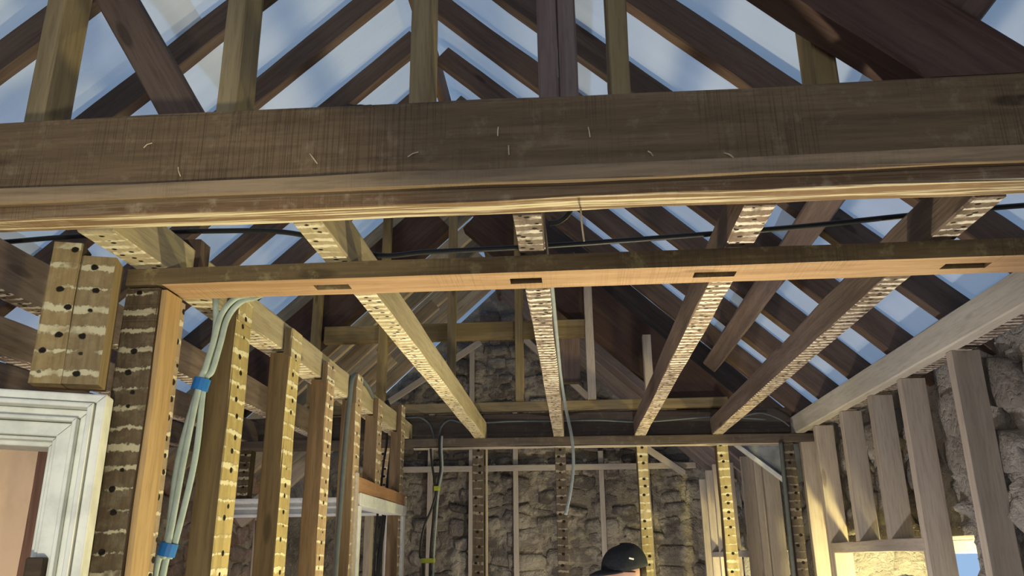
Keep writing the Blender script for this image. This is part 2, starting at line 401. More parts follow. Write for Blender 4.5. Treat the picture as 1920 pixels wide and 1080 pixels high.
# membrane: lapped horizontal courses that sag a little between the rafters
RT = .105                                       # vertical-to-slope rafter depth under the membrane
cosr = 1/math.hypot(1, SL)
def roof(side, name):
    root = tag(empty(name, (RX, 2, EYE+1.5)), kind='structure')
    run = (XR+.35-RX) if side > 0 else (RX-XL+.35)
    nc = 3; k = 0
    for c in range(nc):
        a0, a1 = run*c/nc-(.0 if c == 0 else .09), run*(c+1)/nc
        nx, ny = 10, 120
        V, Fc = [], []
        for i in range(nx+1):
            for j in range(ny+1):
                d = a0+(a1-a0)*i/nx; y = YB-.2+(YF+.4-YB)*j/ny
                up = RT/cosr+.012+.007*(nc-c)*(1 if i else 1)
                sag = .010*math.sin(y/.46*2*math.pi)+.010*noise.noise(Vector((d*2.3, y*2.2, side*3.)))+.006*noise.noise(Vector((d*9, y*6, side)))
                V.append((RX+side*d-root.location.x, y-2, zz(RH-SL*d+up+max(sag, -.006))-root.location.z))
        for i in range(nx):
            for j in range(ny):
                q = i*(ny+1)+j; f = (q, q+1, q+ny+2, q+ny+1)
                Fc.append(f if side < 0 else f[::-1])
        link('membrane_course', mesh('membrane', V, Fc), 'membrane', root, True)
    return root
roof(-1, 'roof_left'); roof(1, 'roof_right')

# rubble stones on the walls
SM = []
for k in range(10):
    bm = bmesh.new(); bmesh.ops.create_cube(bm, size=2); bmesh.ops.subdivide_edges(bm, edges=bm.edges[:], cuts=2, use_grid_fill=True)
    rr = random.Random(k+50)
    for v in bm.verts:
        p = v.co.copy(); s = p.normalized()*1.15
        p = p*.62+s*.38
        p += Vector([(rr.random()-.5)*.22 for _ in range(3)])
        v.co = p*.5
    me = bpy.data.meshes.new('stone'); bm.to_mesh(me); bm.free()
    for p in me.polygons: p.use_smooth = True
    SM.append(me)
def rubble(parent, mat, origin, eu, u0, u1, h0, h1, out, ok, hr=(.10, .17), wr_=(.13, .33), depth=.10, lim=300):
    rr = random.Random(hash(parent.name) % 1 + len(parent.name)*3)
    variants = []
    for me in SM:
        m2 = me.copy(); m2.materials.clear(); m2.materials.append(M[mat]); variants.append(m2)
    eu = Vector(eu); out = Vector(out); h = h0; n = 0
    rot = Matrix((eu, out, Vector((0, 0, 1)))).transposed().to_4x4()
    while h < h1:
        rh = rr.uniform(*hr); u = u0+rr.uniform(-.1, 0)
        while u < u1:
            w = rr.uniform(*wr_)
            c = u+w/2; hc = h+rh/2+rr.uniform(-.035, .035)
            if ok(c, hc, w, rh) and n < lim:
                o = bpy.data.objects.new('stone', rr.choice(variants)); COL.objects.link(o); o.parent = parent
                s = Matrix.Diagonal((w*rr.uniform(.75, 1.0), depth*rr.uniform(.45, 1.25), rh*rr.uniform(.7, 1.05), 1))
                t = Matrix.Translation(Vector(origin)+eu*c+Vector((0, 0, zz(hc)))-out*.012)
                o.matrix_basis = t @ rot @ Matrix.Rotation(rr.uniform(-.28, .28), 4, 'Y') @ s; n += 1
            u += w
        h += rh
def mortar_skin(parent, mat, P, nu, nv, out, keep, amp=.045, seed=0.):
    # an uneven coat of mortar bedding the stones; P(u, v) gives the flat point
    V, Fc = [], []; out = Vector(out)
    for i in range(nu+1):
        for j in range(nv+1):
            p = Vector(P(i/nu, j/nv)); q = p*3.2+Vector((seed, seed*2, 0))
            a = noise.fractal(q, 1., 2.1, 3)*.55+noise.fractal(p*11+Vector((seed, 0, 3)), 1., 2., 3)*.35
            a += abs(noise.noise(p*17+Vector((0, seed, 0))))*.5-.25+noise.noise(p*34)*.18
            V.append(p+out*(.010+amp*a))
    for i in range(nu):
        for j in range(nv):
            c = Vector(P((i+.5)/nu, (j+.5)/nv))
            if keep(c):
                q = i*(nv+1)+j; Fc.append((q, q+1, q+nv+2, q+nv+1))
    o = link('mortar_coat', mesh('mortar_coat', V, Fc), mat, parent, True); o['kind'] = 'stuff'
mortar_skin(wf, 'mortar', lambda u, v: (XL+.3+u*(XR-XL-.3), YF, zz(-.6+v*3.05)), 200, 150, (0, -1, 0), lambda c: c.z-EYE < roofH(c.x)-.02, .085, 1.)
mortar_skin(wr, 'mortarr', lambda u, v: (XR, 1.0+u*6.6, zz(-.5+v*1.14)), 380, 66, (-1, 0, 0), lambda c: not any(a[0]-.02 < c.y < a[1]+.02 and c.z-EYE < a[3]+.03 for a in (W1, W2)), .12, 5.)
mortar_skin(wl, 'mortar', lambda u, v: (XL, 2.2+u*5.4, zz(-.5+v*1.1)), 160, 36, (1, 0, 0), lambda c: True, .05, 9.)
rubble(wf, 'stone', (0, YF, 0), (1, 0, 0), -1.95, 1.30, -.35, 2.35, (0, -1, 0),
       lambda c, h, w, r: h+r/2 < roofH(c)-.02 and (h < 1.0 or abs(c+.5) < 1.25), (.08, .17), (.12, .36), .10)
rubble(wr, 'stoner', (XR, 0, 0), (0, 1, 0), 1.75, 7.5, -.40, .66, (-1, 0, 0),
       lambda c, h, w, r: h+r/2 < .66 and not any(a[0]-w/2 < c < a[1]+w/2 and h < a[3]+r/2 for a in (W1, W2)), (.11, .20), (.15, .40), .10)
rubble(wl, 'stonel', (XL, 0, 0), (0, 1, 0), 2.6, 7.5, -.30, .58, (1, 0, 0), lambda c, h, w, r: True, (.11, .18), (.16, .36), .10)
# stones of the window reveals that face the room's near end
for a in (W1, W2):
    rubble(wr, 'stoner', (0, a[1], 0), (1, 0, 0), XR+.06, XR+.44, -.7, a[3]-.05, (0, -1, 0), lambda c, h, w, r: XR+.05+w/2 < c < XR+.5-w/2+.05, (.11, .17), (.12, .2), .07)
def window(name, a, label):
    root = tag(empty(name, (XR+.44, (a[0]+a[1])/2, zz(a[2]))), kind='structure'); hy = (a[1]-a[0])/2; hh = a[3]-a[2]
    for s in (-1, 1): boxes('jamb', [(-.03, .03, s*hy-.03-.03*s, s*hy+.03-.03*s, 0, hh)], 'whiteb', root, .004)
    boxes('sill', [(-.05, .04, -hy, hy, 0, .05)], 'whiteb', root, .004)
    boxes('head', [(-.03, .03, -hy, hy, hh-.06, hh)], 'whiteb', root, .004)
    boxes('meeting_rail', [(-.025, .025, -hy, hy, hh*.5-.02, hh*.5+.02)], 'whiteb', root, .003)
    boxes('glazing_bar', [(-.015, .015, -.015, .015, .05, hh-.06)], 'whiteb', root, .003)
window('window_1', W1, ''); window('window_2', W2, '')
w3 = tag(empty('window_3', (-.3, YB+.04, .65)), kind='structure')      # frame added round the fill light; no window is known here
for s_ in (-1, 1): boxes('jamb', [(s_*1.0-.04, s_*1.0+.04, -.04, .06, 0, 1.62)], 'whiteb', w3, .004)
boxes('sill', [(-1.04, 1.04, -.04, .12, -.04, .02)], 'whiteb', w3, .004); boxes('head', [(-1.04, 1.04, -.04, .06, 1.60, 1.68)], 'whiteb', w3, .004)

# ------------------------------------------------------------------ truss over the camera side: tie beam, principal, posts
HJ = .62                                        # underside of the ceiling joists
tie = beam('tie_beam', (-2.62, 1.417, .755), (1.33, 1.417, .755), .12, .165, 'tie', label='massive rough-sawn tie beam spanning the top of the view', cat='beam', ch=.007, wob=.004)
beam('fillet', (-2.6, 1.3425, .6595), (1.33, 1.3425, .6595), .023, .029, 'fillet', label='thin split batten nailed along the foot of the tie beam', cat='batten', ch=.002, wob=.003)
beam('trimmer', (-2.6, 1.3885, .646), (1.33, 1.3885, .646), .063, .050, 'head', label='plaster-streaked trimmer directly under the tie beam', cat='beam', ch=.003, wob=.004)
dR = Vector((1, 0, -SL)).normalized(); dL = Vector((-1, 0, -SL)).normalized()
nR = Vector((-SL, 0, -1)).normalized(); nL = Vector((SL, 0, -1)).normalized()     # into the room
def principal(y, under, depth, w, sides, labels, endh):
    # 'under' is the height of the underside at the ridge line
    for s, lab in zip(sides, labels):
        d, n = (dR, nR) if s > 0 else (dL, nL)
        a = Vector((RX, y, under))-n*(depth/2)+d*.05
        L = (a.z-endh)/abs(d.z)
        beam('principal_rafter', a, a+d*L, w, depth, 'principal', down=n, label=lab, cat='rafter', ch=.006, wob=.004, cut=endh)
principal(1.417, 2.075, .165, .10, (1, -1), ('broad dark principal rafter rising from the right end of the tie beam', 'dark principal rafter of the near truss on the left slope'), .841)
principal(4.62, 1.950, .26, .10, (1, -1), ('broad reddish-brown principal rafter of the far truss, right side', 'broad reddish-brown principal rafter of the far truss, left side'), .779)
beam('tie_beam', (-2.62, 4.62, .706), (1.33, 4.62, .706), .11, .14, 'darkplate', label='dark tie beam of the far truss behind the joist ends', ch=.006)
# new softwood hangers behind the near tie beam
HG = [(-1.150, 'pale new hanger post at the far left behind the tie beam'), (-.72, 'new hanger post where the slanting brace meets the tie beam'),
      (-.300, 'new hanger post near the ridge behind the tie beam'), (.125, 'slim new hanger post just right of the grey double post'), (.545, 'short new hanger post beside the principal rafter')]
for x, lab in HG:
    beam('hanger_post', (x, 1.535, .735), (x, 1.535, min(roofH(x)-.01, 2.28)), .044, .095, 'hanger', down=(0, -1, 0), label=lab, cat='post', group='new hanger posts of the near truss')
kp = tag(empty('king_post', (-.005, 1.56, zz(.72))), 'grey purple double king post standing behind the tie beam', 'post')
for dx, dy in ((-.021, 0), (.021, .018)):
    beam('board', (-.005+dx, 1.52+dy, .72), (-.005+dx, 1.52+dy, 1.80), .041, .08, 'purlin', down=(0, -1, 0), parent=kp)
beam('brace', (-.765, 1.62, .80), (-1.31, 1.62, 1.68), .055, .09, 'rafter', down=(-.85, 0, -.53), label='dark slanting brace crossing the left rafters', cat='brace')

# ------------------------------------------------------------------ purlins
beam('purlin', (.80, .2, 1.03), (.80, 4.52, 1.03), .085, .09, 'purlin', down=nR, label='grey purlin running back under the right rafters', cat='beam', ch=.006)
beam('purlin', (-2.12, .2, 1.03), (-2.12, 7.5, 1.03), .085, .09, 'purlin', down=nL, label='dark purlin running back under the left rafters', cat='beam', ch=.006)
beam('ridge_board', (RX, -2.1, RH+.02), (RX, 7.6, RH+.02), .035, .16, 'rafter', label='dark ridge board along the apex of the roof', cat='beam')

# ------------------------------------------------------------------ rafters
def rafter(s, y, mat, lab, group, w=.05, d=.105, drop=0., x_end=None, mname='rafter'):
    dd, n = (dR, nR) if s > 0 else (dL, nL)
    a = Vector((RX, y, RH-drop))-n*(d/2)+dd*.025
    xe = x_end if x_end is not None else (XR+.12 if s > 0 else XL-.1)
    L = abs((xe-RX)/dd.x)
    return beam(mname, a, a+dd*L, w, d, mat, down=n, label=lab, cat='rafter', group=group, wob=.004)
k = 0
for i in range(-3, 6):
    y = 2.105+.45*i
    where = 'behind the camera-side tie beam' if i >= -1 else 'on the near side of the tie beam'
    rafter(-1, y, 'rafter', '%s dark old rafter on the left slope, counted from the near end' % ORD[i+3], 'old rafters of the left slope')
    rafter(1, 2.195+.47*i, 'rafter', '%s dark old rafter on the right slope, counted from the near end' % ORD[i+3], 'old rafters of the right slope')
for i in range(8):
    y = 4.90+.33*i
    rafter(-1, y, 'farrafter', '%s pale rafter on the left slope beyond the far truss' % ORD[i], 'replaced rafters beyond the far truss', .05, .12 if i % 2 else .105, .02 if i % 2 else 0)
for i in range(9):
    y = 4.90+.31*i
    rafter(1, y, 'rafter' if i < 3 else 'purlin', '%s rafter on the right slope beyond the far truss' % ORD[i], 'right rafters beyond the far truss', .05, .15, .08)
rr = random.Random(3)
for i, (y, x) in enumerate([(5.2, -1.45), (5.46, -1.75), (5.95, -1.5), (6.3, -1.3), (6.6, -1.7), (7.0, -1.45)]):
    a = Vector((x, y, roofH(x)-.10)); beam('sister_plank', a-dL*.30, a+dL*.30, .03, .10, 'farrafter', down=nL, label='%s short plank nailed beside a pale far-left rafter' % ORD[i], cat='plank', group='short planks on the far left rafters')

# ------------------------------------------------------------------ ceiling joists and the head plates of the removed partition
JH = .092
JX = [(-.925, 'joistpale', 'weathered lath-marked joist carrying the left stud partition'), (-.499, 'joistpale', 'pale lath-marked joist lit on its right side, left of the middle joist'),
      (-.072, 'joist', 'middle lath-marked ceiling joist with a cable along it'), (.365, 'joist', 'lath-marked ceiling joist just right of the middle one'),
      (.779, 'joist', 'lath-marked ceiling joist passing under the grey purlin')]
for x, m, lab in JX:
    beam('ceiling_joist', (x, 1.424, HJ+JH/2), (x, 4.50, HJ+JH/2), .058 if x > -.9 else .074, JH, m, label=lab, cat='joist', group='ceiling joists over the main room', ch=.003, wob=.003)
beam('ceiling_joist', (1.218, 1.424, HJ+.049), (1.218, 4.60, HJ+.049), .05, .098, 'newgrey', label='clean grey-beige joist along the right stone wall', cat='joist', group='ceiling joists over the main room', ch=.005, wob=.0015)
for i, x in enumerate((-1.375, -1.80, -2.22)):
    beam('ceiling_joist', (x, 1.424, HJ+.06), (x, 4.52, HJ+.06), .055, .12, 'joist', label='%s dark joist left of the stud partition' % ORD[i], cat='joist', group='ceiling joists over the left room', ch=.004, wob=.004)
beam('wall_plate', (1.285, 1.5, .665), (1.285, 4.62, .665), .075, .06, 'joist', label='dark lath-marked wall plate on top of the right stone wall', cat='beam')

# head plate with mortices: cheeks, webs and solid lengths in one piece
def head_plate():
    root = tag(empty('head_plate', (0, 1.695, zz(.60))), 'old partition head plate with empty mortices crossing under the joists', 'beam')
    x0, x1 = -.975, 1.33; mort = [(-.565, -.485), (-.125, -.055), (.275, .365), (.80, .895)]
    V, Fc = [], []
    xs = [x0]+[q for m in mort for q in m]+[x1]
    def ring_box(a, b, y0, y1, z0, z1):
        n = max(1, int((b-a)/.08)); s = len(V)
        for i in range(n+1):
            x = a+(b-a)*i/n
            for (y, z) in ((y0, z0), (y1, z0), (y1, z1), (y0, z1)):
                j = noise.noise(Vector((x*7, y*20, z*20)))*.003
                V.append((x, y-1.695+j, z-.60+j*.7))
        for i in range(n):
            for k in range(4):
                p, q = s+i*4+k, s+i*4+(k+1) % 4; Fc.append((p, p+4, q+4, q))
        Fc.append((s, s+1, s+2, s+3)); Fc.append((s+n*4+3, s+n*4+2, s+n*4+1, s+n*4))
    for i in range(len(xs)-1):
        a, b = xs[i], xs[i+1]
        if i % 2 == 0: ring_box(a, b, 1.641, 1.752, .581, .619)
        else:
            ring_box(a, b, 1.641, 1.682, .581, .619); ring_box(a, b, 1.716, 1.752, .581, .619); ring_box(a, b, 1.682, 1.716, .606, .619)
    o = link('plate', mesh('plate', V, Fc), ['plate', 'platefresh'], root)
    for p in o.data.polygons:      # lamplight on the underside is put into its colour, except at the corner post
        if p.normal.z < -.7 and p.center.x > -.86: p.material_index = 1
    return root
head_plate()
far_plate_a, far_plate_b = Vector((-2.1, 4.41, .5975)), Vector((1.30, 4.53, .5975))
beam('head_plate', far_plate_a, far_plate_b, .10, .045, 'darkplate', label='dark head plate of the far partition under the joist ends', cat='beam', ch=.003, wob=.003)
def fpy(x): return 4.41+.12*(x+2.1)/3.4
beam('batten', (-.86, fpy(-.86)-.03, .567), (1.10, fpy(1.10)-.03, .567), .03, .008, 'new', label='thin added strip standing in for the lit underside of the far head plate', cat='batten', ch=.001)  # pale strip stands in for light on the plate's underside
# end block at the left of the head plate
beam('block', (-.905, 1.80, .625), (-.905, 1.80, .74), .05, .06, 'rafter', down=(0, -1, 0), label='small dark block standing behind the left end of the head plate', cat='block')

# ------------------------------------------------------------------ studs under the far head plate
FS = [(-.511, .058, 'studblack', 'blackened lath-marked stud of the far partition, under the pale joist'), (-.067, .058, 'studblack', 'dark double-nailed stud of the far partition, under the middle joist'),
      (.371, .056, 'studgold', 'golden lath-marked stud of the far partition beside the person in the cap'), (.800, .062, 'studgold', 'golden lath-marked stud in front of the far window'), (1.150, .055, 'studblack', 'rightmost dark lath-marked stud of the far partition')]
for x, w, m, lab in FS:
    beam('stud', (x, fpy(x), -1.60), (x, fpy(x), .574), w, .075, m, down=(0, -1, 0), label=lab, cat='stud', group='studs of the far partition', ch=.003, wob=.003)
for x, lab in ((-.470, 'thin pale batten beside the blackened far stud'),):
    beam('batten', (x, fpy(x)+.02, -1.60), (x, fpy(x)+.02, .565), .012, .04, 'new', down=(0, -1, 0), label=lab, cat='batten')

# ------------------------------------------------------------------ left partition: studs with lath marks on the room side
LS = [(1.985, .69, .066, .10, 'studgold', 'studdark'), (2.40, .69, .062, .095, 'studgold', 0), (2.80, .675, .062, .09, 'stud', 0), (3.20, .72, .06, .09, 'stud', 0), (3.585, .69, .058, .09, 'stud', 0), (4.08, .75, .055, .09, 'stud', 0)]
LLAB = ['bright yellow lath-marked stud, first after the left corner post', 'golden-brown lath-marked stud, second after the left corner post', 'brown lath-marked stud, third after the left corner post',
        'stud carrying the grey conduit in the left partition', 'stud above the white door frame of the left partition', 'last stud of the left partition with a thick black cable']
for (y, top, w, d, m, _), lab in zip(LS, LLAB):
    bot = -1.60 if y != 3.585 else .31
    so = beam('stud', (-.862-w/2, y+d/2, bot), (-.862-w/2, y+d/2, .612), d, w, m, down=(1, 0, 0), label=lab, cat='stud', group='studs of the left partition', ch=.003, wob=.003)
    beam('tongue', (-.8735, y+d/2, .60), (-.8735, y+d/2, top), d, .024, m, down=(1, 0, 0), parent=so, ch=.003, wob=.003)
cp_ = tag(empty('corner_post', (-.935, 1.70, .05)), 'dark corner post with one bright orange side at the left end of the head plate', 'post')
beam('post', (-.9375, 1.690, -1.60), (-.9375, 1.690, .576), .078, .085, 'studdark', down=(0, -1, 0), parent=cp_, ch=.003, wob=.003)
beam('orange_facing', (-.893, 1.695, -1.60), (-.893, 1.695, .574), .075, .012, 'orange', down=(1, 0, 0), parent=cp_, ch=.001, wob=.002)
beam('lath_edge', (-.896, 1.745, -1.60), (-.896, 1.745, .57), .025, .012, 'stud', down=(1, 0, 0), parent=cp_, ch=.001, wob=.002)

# ------------------------------------------------------------------ right wall: new softwood studs and window lintels
RS = [(2.64, 'nearest wide new stud in front of the right stone wall'), (3.07, 'second new stud in front of the right stone wall, right of the window head'), (3.40, 'split new stud above the near window head'),
      (3.78, 'middle new stud above the near window head'), (4.21, 'new stud at the left end of the near window head'), (4.50, 'new stud beside the right end of the far head plate')]
for i, (y, lab) in enumerate(RS):
    bot = -1.65 if i in (0, 1, 4, 5) else .055
    beam('stud', (1.265, y+.02, bot), (1.265, y+.02, .618), .04, .09, 'new', down=(-1, 0, 0), label=lab, cat='stud', group='new studs along the right wall', ch=.002, wob=.001)
beam('lintel', (1.265, 3.09, .032), (1.265, 4.20, .032), .09, .045, 'new', label='pale timber head over the near right window', cat='beam', ch=.002)
beam('stud', (1.265, 4.186, -1.65), (1.265, 4.186, .008), .04, .09, 'new', down=(-1, 0, 0), label='yellow-lit cripple stud under the left end of the near window head', cat='stud')
# far room right side
FR = [(4.95, .60), (5.17, .60), (5.55, .62), (6.30, .66), (6.68, .69), (7.06, .68), (7.44, .64)]
for i, (y, top) in enumerate(FR):
    beam('stud', (1.145, y, -1.65), (1.145, y, top), .04, .09, 'new', down=(-1, 0, 0), label='%s new stud of the far room right wall, beyond the far partition' % ORD[i], cat='stud', group='new studs of the far room', ch=.002, wob=.001)
beam('lintel', (1.145, 5.57, .012), (1.145, 7.06, .012), .09, .04, 'new', label='pale timber head over the far right window', cat='beam', ch=.002)

# ------------------------------------------------------------------ far truss runner, collar and hangers
beam('runner', (-1.50, 4.545, .806), (.86, 4.545, .806), .05, .052, 'hanger', label='new yellow-brown runner lying along the far tie beam', cat='beam', ch=.002, wob=.001)
beam('collar', (-1.43, 4.545, 1.252), (.115, 4.545, 1.252), .045, .10, 'hanger', label='new collar beam across the far truss', cat='beam', ch=.002, wob=.001)
FH = [(-1.47, 1.62, 'leftmost new hanger of the far truss'), (-1.072, 2.0, 'second new hanger from the left on the far truss'), (-.672, 2.35, 'third new hanger from the left on the far truss, below the ridge'),
      (-.283, 2.0, 'fourth new hanger from the left on the far truss'), (.117, 1.65, 'fifth new hanger from the left, at the right end of the collar'), (.435, 1.185, 'short cut-off hanger at the right of the far truss')]
for x, top, lab in FH:
    beam('hanger_post', (x, 4.50, .834), (x, 4.50, top), .046, .06, 'hanger' if x < .1 else 'new', down=(0, -1, 0), label=lab, cat='post', group='new hangers of the far truss', ch=.002, wob=.001)
beam('old_strut', (-.01, 4.72, .97), (-.01, 4.72, 1.78), .135, .07, 'purlin', down=(0, -1, 0), label='grey weathered hanging strut behind the middle joist', cat='post', ch=.01, wob=.01)

# ------------------------------------------------------------------ framing against the far gable
GY = 7.53
for i, (x, lab) in enumerate([(-1.70, 'leftmost slim stud on the far gable'), (-1.31, 'slim gable stud behind the hanging cables'), (-.93, 'slim gable stud left of the blackened partition stud'), (-.525, 'slim gable stud in the middle of the far wall'), (-.13, 'slim gable stud hidden behind the dark double-nailed stud'), (.252, 'slim gable stud above the person in the cap'), (.66, 'rightmost slim stud on the far gable')]):
    top = 1.30 if i in (1, 3) else (roofH(x)-.3 if i == 2 else .92)
    beam('stud', (x, GY+.03, -1.65), (x, GY+.03, top), .045, .045, 'new', down=(0, -1, 0), label=lab, cat='stud', group='slim studs on the far gable', ch=.002, wob=.001)
beam('rail', (-1.95, GY-.02, .778), (1.09, GY-.02, .772), .04, .05, 'new', label='pale horizontal rail across the far gable framing', cat='batten', ch=.002, wob=.001)
beam('brace', (.62, GY-.06, .955), (.98, GY-.06, .70), .04, .055, 'new', down=nR, label='short sloping batten at the right end of the gable rail', cat='brace', ch=.002)
beam('brace', (-1.70, GY-.06, 1.40), (-.84, GY-.06, 1.955), .04, .055, 'new', down=nL, label='sloping batten high on the left of the far gable', cat='brace', ch=.002)
beam('brace', (-.45, GY-.06, 2.0), (.16, GY-.06, 1.40), .04, .055, 'new', down=nR, label='sloping batten high on the right of the far gable', cat='brace', ch=.002)

# ------------------------------------------------------------------ near doorway on the left with moulded white architrave
TH = .30
d1 = tag(empty('door_1', (-.933, 1.575, 0), TH), 'white moulded door architrave at the lower left', kind='structure')
DT = zz(.318)
def dbox(name, bx, mat='white', bev=.004): return boxes(name, [bx], mat, d1, bev)
def mitred(name, prof_w, y_front, y_back, inset, head_tilt=.045):
    """one moulding run: the right jamb and the head, mitred at the corner; inset is measured from the outer edge"""
    a, b = inset, inset+prof_w
    V = [(-a, y_front, 0), (-b, y_front, 0), (-b, y_front, DT-b), (-a, y_front, DT-a), (-a, y_back, 0), (-b, y_back, 0), (-b, y_back, DT-b), (-a, y_back, DT-a)]
    F_ = [(0, 1, 2, 3)[::-1], (4, 5, 6, 7), (0, 3, 7, 4), (1, 5, 6, 2)[::1], (3, 2, 6, 7)]
    o = link(name+'_jamb', mesh(name, V, F_), 'white', d1); m = o.modifiers.new('bevel', 'BEVEL'); m.width = .002; m.segments = 2
    xl = -1.25
    V = [(-a, y_front, DT-a), (-b, y_front, DT-b), (xl, y_front, DT-b+head_tilt*.9), (xl, y_front, DT-a+head_tilt*.9)]
    V += [(x, y_back, z) for x, y, z in V]
    o = link(name+'_head', mesh(name, V, [(0, 1, 2, 3)[::-1], (4, 5, 6, 7), (0, 3, 7, 4), (1, 5, 6, 2), (3, 2, 6, 7)]), 'white', d1); m = o.modifiers.new('bevel', 'BEVEL'); m.width = .004; m.segments = 2
mitred('outer_band', .017, -.030, .03, .0)
mitred('ogee', .010, -.044, .03, .019)
mitred('cavetto', .016, -.014, .03, .030)
mitred('bolection', .008, -.034, .03, .047)
mitred('flat_band', .026, -.020, .03, .057)
mitred('bead', .007, -.012, .06, .084)
mitred('lining', .010, .006, .10, .091)
dbox('latch_block', (-.090, -.060, -.055, -.020, 1.40, zz(.0)+.01), 'studdark', .004)
# pink plaster and dark timber seen through the doorway
o = boxes('plaster_panel', [(-1.50, -1.47, 1.9, 2.85, 0, zz(.30))], 'pink'); tag(o, 'pink plastered panel seen through the near doorway', 'panel')
beam('post', (-1.30, 2.02, -1.65), (-1.325, 2.02, .30), .05, .06, 'redpost', down=(0, -1, 0), label='reddish-brown rough post seen inside the near doorway', cat='post', ch=.01, wob=.012)
# double cripple stud over the doorway
db = tag(empty('cripple_stud', (-1.02, 1.56, zz(.33))), 'pair of golden lath-marked cripple studs above the white doorway', 'stud')
cR = Vector((math.cos(TH), math.sin(TH), 0)); nD = (math.sin(TH), -math.cos(TH), 0)
for (u0, u1, t0) in ((-.150, -.094, .672), (-.092, -.022, .645)):
    c = Vector((-.933, 1.585, 0))+cR*((u0+u1)/2)
    beam('half', (c.x, c.y, .338), (c.x, c.y, t0-.035), u1-u0, .07, 'cripple', down=nD, parent=db, ch=.003, wob=.003)

# ------------------------------------------------------------------ doorway with white frame in the left partition
d2 = tag(empty('door_2', (-.893, 3.73, 0)), 'white painted door frame in the left stud partition', kind='structure')
boxes('head', [(-.035, .045, -.44, .46, zz(.205), zz(.255))], 'whiteb', d2, .004)
boxes('jamb', [(-.035, .045, .405, .455, 0, zz(.205))], 'whiteb', d2, .004)
boxes('jamb', [(-.035, .045, -.455, -.415, 0, zz(.205))], 'whiteb', d2, .004)
boxes('casing', [(-.03, .04, .456, .50, 0, zz(.30))], 'new', d2, .004)
boxes('casing', [(-.03, .04, -.50, -.457, 0, zz(.33))], 'new', d2, .004)
beam('header', (-.885, 3.27, .285), (-.885, 4.20, .285), .06, .055, 'redwood', label='reddish header timber over the white door frame', cat='beam', ch=.003, wob=.003)
# doorway between the left room and the far room
d3 = tag(empty('door_3', (-1.45, 4.44, 0)), 'white architrave seen through the left studs', kind='structure')
for i, (h0, h1, yf) in enumerate(((.235, .315, -.02), (.222, .237, -.045), (.30, .318, -.05), (.262, .276, -.036))):
    boxes('architrave_head', [(-.55, .55, yf, .03, zz(h0), zz(h1))], 'whiteb', d3, .004)
boxes('architrave_jamb', [(.45, .53, -.03, .03, 0, zz(.235))], 'whiteb', d3, .004)
boxes('architrave_jamb', [(-.55, -.47, -.03, .03, 0, zz(.235))], 'whiteb', d3, .004)
for x, m, lab in ((-1.79, 'studdark', 'dark lath-marked stud above the white architrave, leftmost'), (-1.38, 'stud', 'lath-marked stud above the white architrave, middle'), (-1.02, 'stud', 'lath-marked stud above the white architrave, rightmost')):
    beam('stud', (x, 4.44, .32), (x, 4.44, .574), .06, .075, m, down=(0, -1, 0), label=lab, cat='stud', group='studs above the white architrave')
beam('brace', (-1.95, 4.78, .22), (-1.40, 4.78, .68), .045, .09, 'new', down=nL, label='pale sloping brace behind the white architrave', cat='brace')
beam('brace', (-1.62, 5.3, .25), (-1.15, 5.3, .68), .045, .07, 'hanger', down=nL, label='brown sloping brace deeper in the left room', cat='brace')
for i, (x, y) in enumerate(((-1.98, 5.2), (-1.66, 5.2), (-1.28, 5.2))):
    beam('stud', (x, y, -1.65), (x, y, .40), .045, .07, 'new', down=(0, -1, 0), label='%s pale stud beyond the white architrave' % ORD[i], cat='stud', group='pale studs beyond the architrave')
beam('post', (-1.72, 4.75, -1.65), (-1.80, 4.75, .22), .055, .055, 'rafter', down=(0, -1, 0), label='leaning dark post under the white architrave', cat='post')
# sloping insulation sheet at the far right
bm_o = link('insulation_sheet', mesh('sheet', [(.93, 4.842, zz(.63)), (1.24, 4.842, zz(.372)), (1.30, 4.842, zz(.40)), (1.30, 4.842, zz(.63)), (.93, 4.868, zz(.63)), (1.24, 4.868, zz(.372)), (1.30, 4.868, zz(.40)), (1.30, 4.868, zz(.63))],
    [(0, 1, 2, 3), (7, 6, 5, 4), (0, 4, 5, 1), (1, 5, 6, 2), (2, 6, 7, 3), (3, 7, 4, 0)]), 'greysheet')
tag(bm_o, 'grey wedge of insulation behind the right end of the far partition', 'insulation')
beam('batten', (.925, 4.826, .62), (1.235, 4.826, .365), .028, .022, 'whiteb', down=nR, label='white sloping strip along the grey insulation', cat='batten', ch=.002, wob=.001)
cable('conduit', [(1.104, 4.46, .57), (1.10, 4.46, .3), (1.092, 4.46, -.3), (1.09, 4.46, -1.6)], .011, 'darkgrey', 'grey vertical conduit beside the rightmost dark far stud', 'pipe')

# ------------------------------------------------------------------ cables
cable('cable', [(-1.75, 1.9, .80), (-1.493, 1.9, .806), (-1.346, 1.9, .813), (-1.2, 1.9, .816), (-.913, 1.9, .815), (-.70, 1.9, .80), (-.487, 1.9, .733), (-.351, 1.9, .735), (-.128, 1.9, .738), (.052, 1.9, .743), (.315, 1.9, .754), (.575, 1.9, .766), (.852, 1.9, .786), (1.112, 1.9, .800), (1.3, 1.9, .80)], .0068, 'black', 'long black cable slung across the tops of the joists')
cable('cable', [(-.040, 1.62, .80), (-.012, 1.62, .79), (.012, 1.63, .755), (.012, 1.64, .72), (-.010, 1.65, .70), (-.036, 1.65, .695)], .006, 'darkgrey', 'short dark grey loop of cable beside the middle joist, under the tie beam')
cable('cable', [(-.038, 1.85, .635), (-.037, 2.3, .64), (-.036, 2.8, .645), (-.036, 3.05, .66), (-.022, 3.12, .552), (-.002, 3.1, .43), (.001, 3.1, .331), (-.012, 3.1, .235), (-.034, 3.1, .149)], .006, 'midgrey', 'grey cable running along the middle joist and hanging down loose')
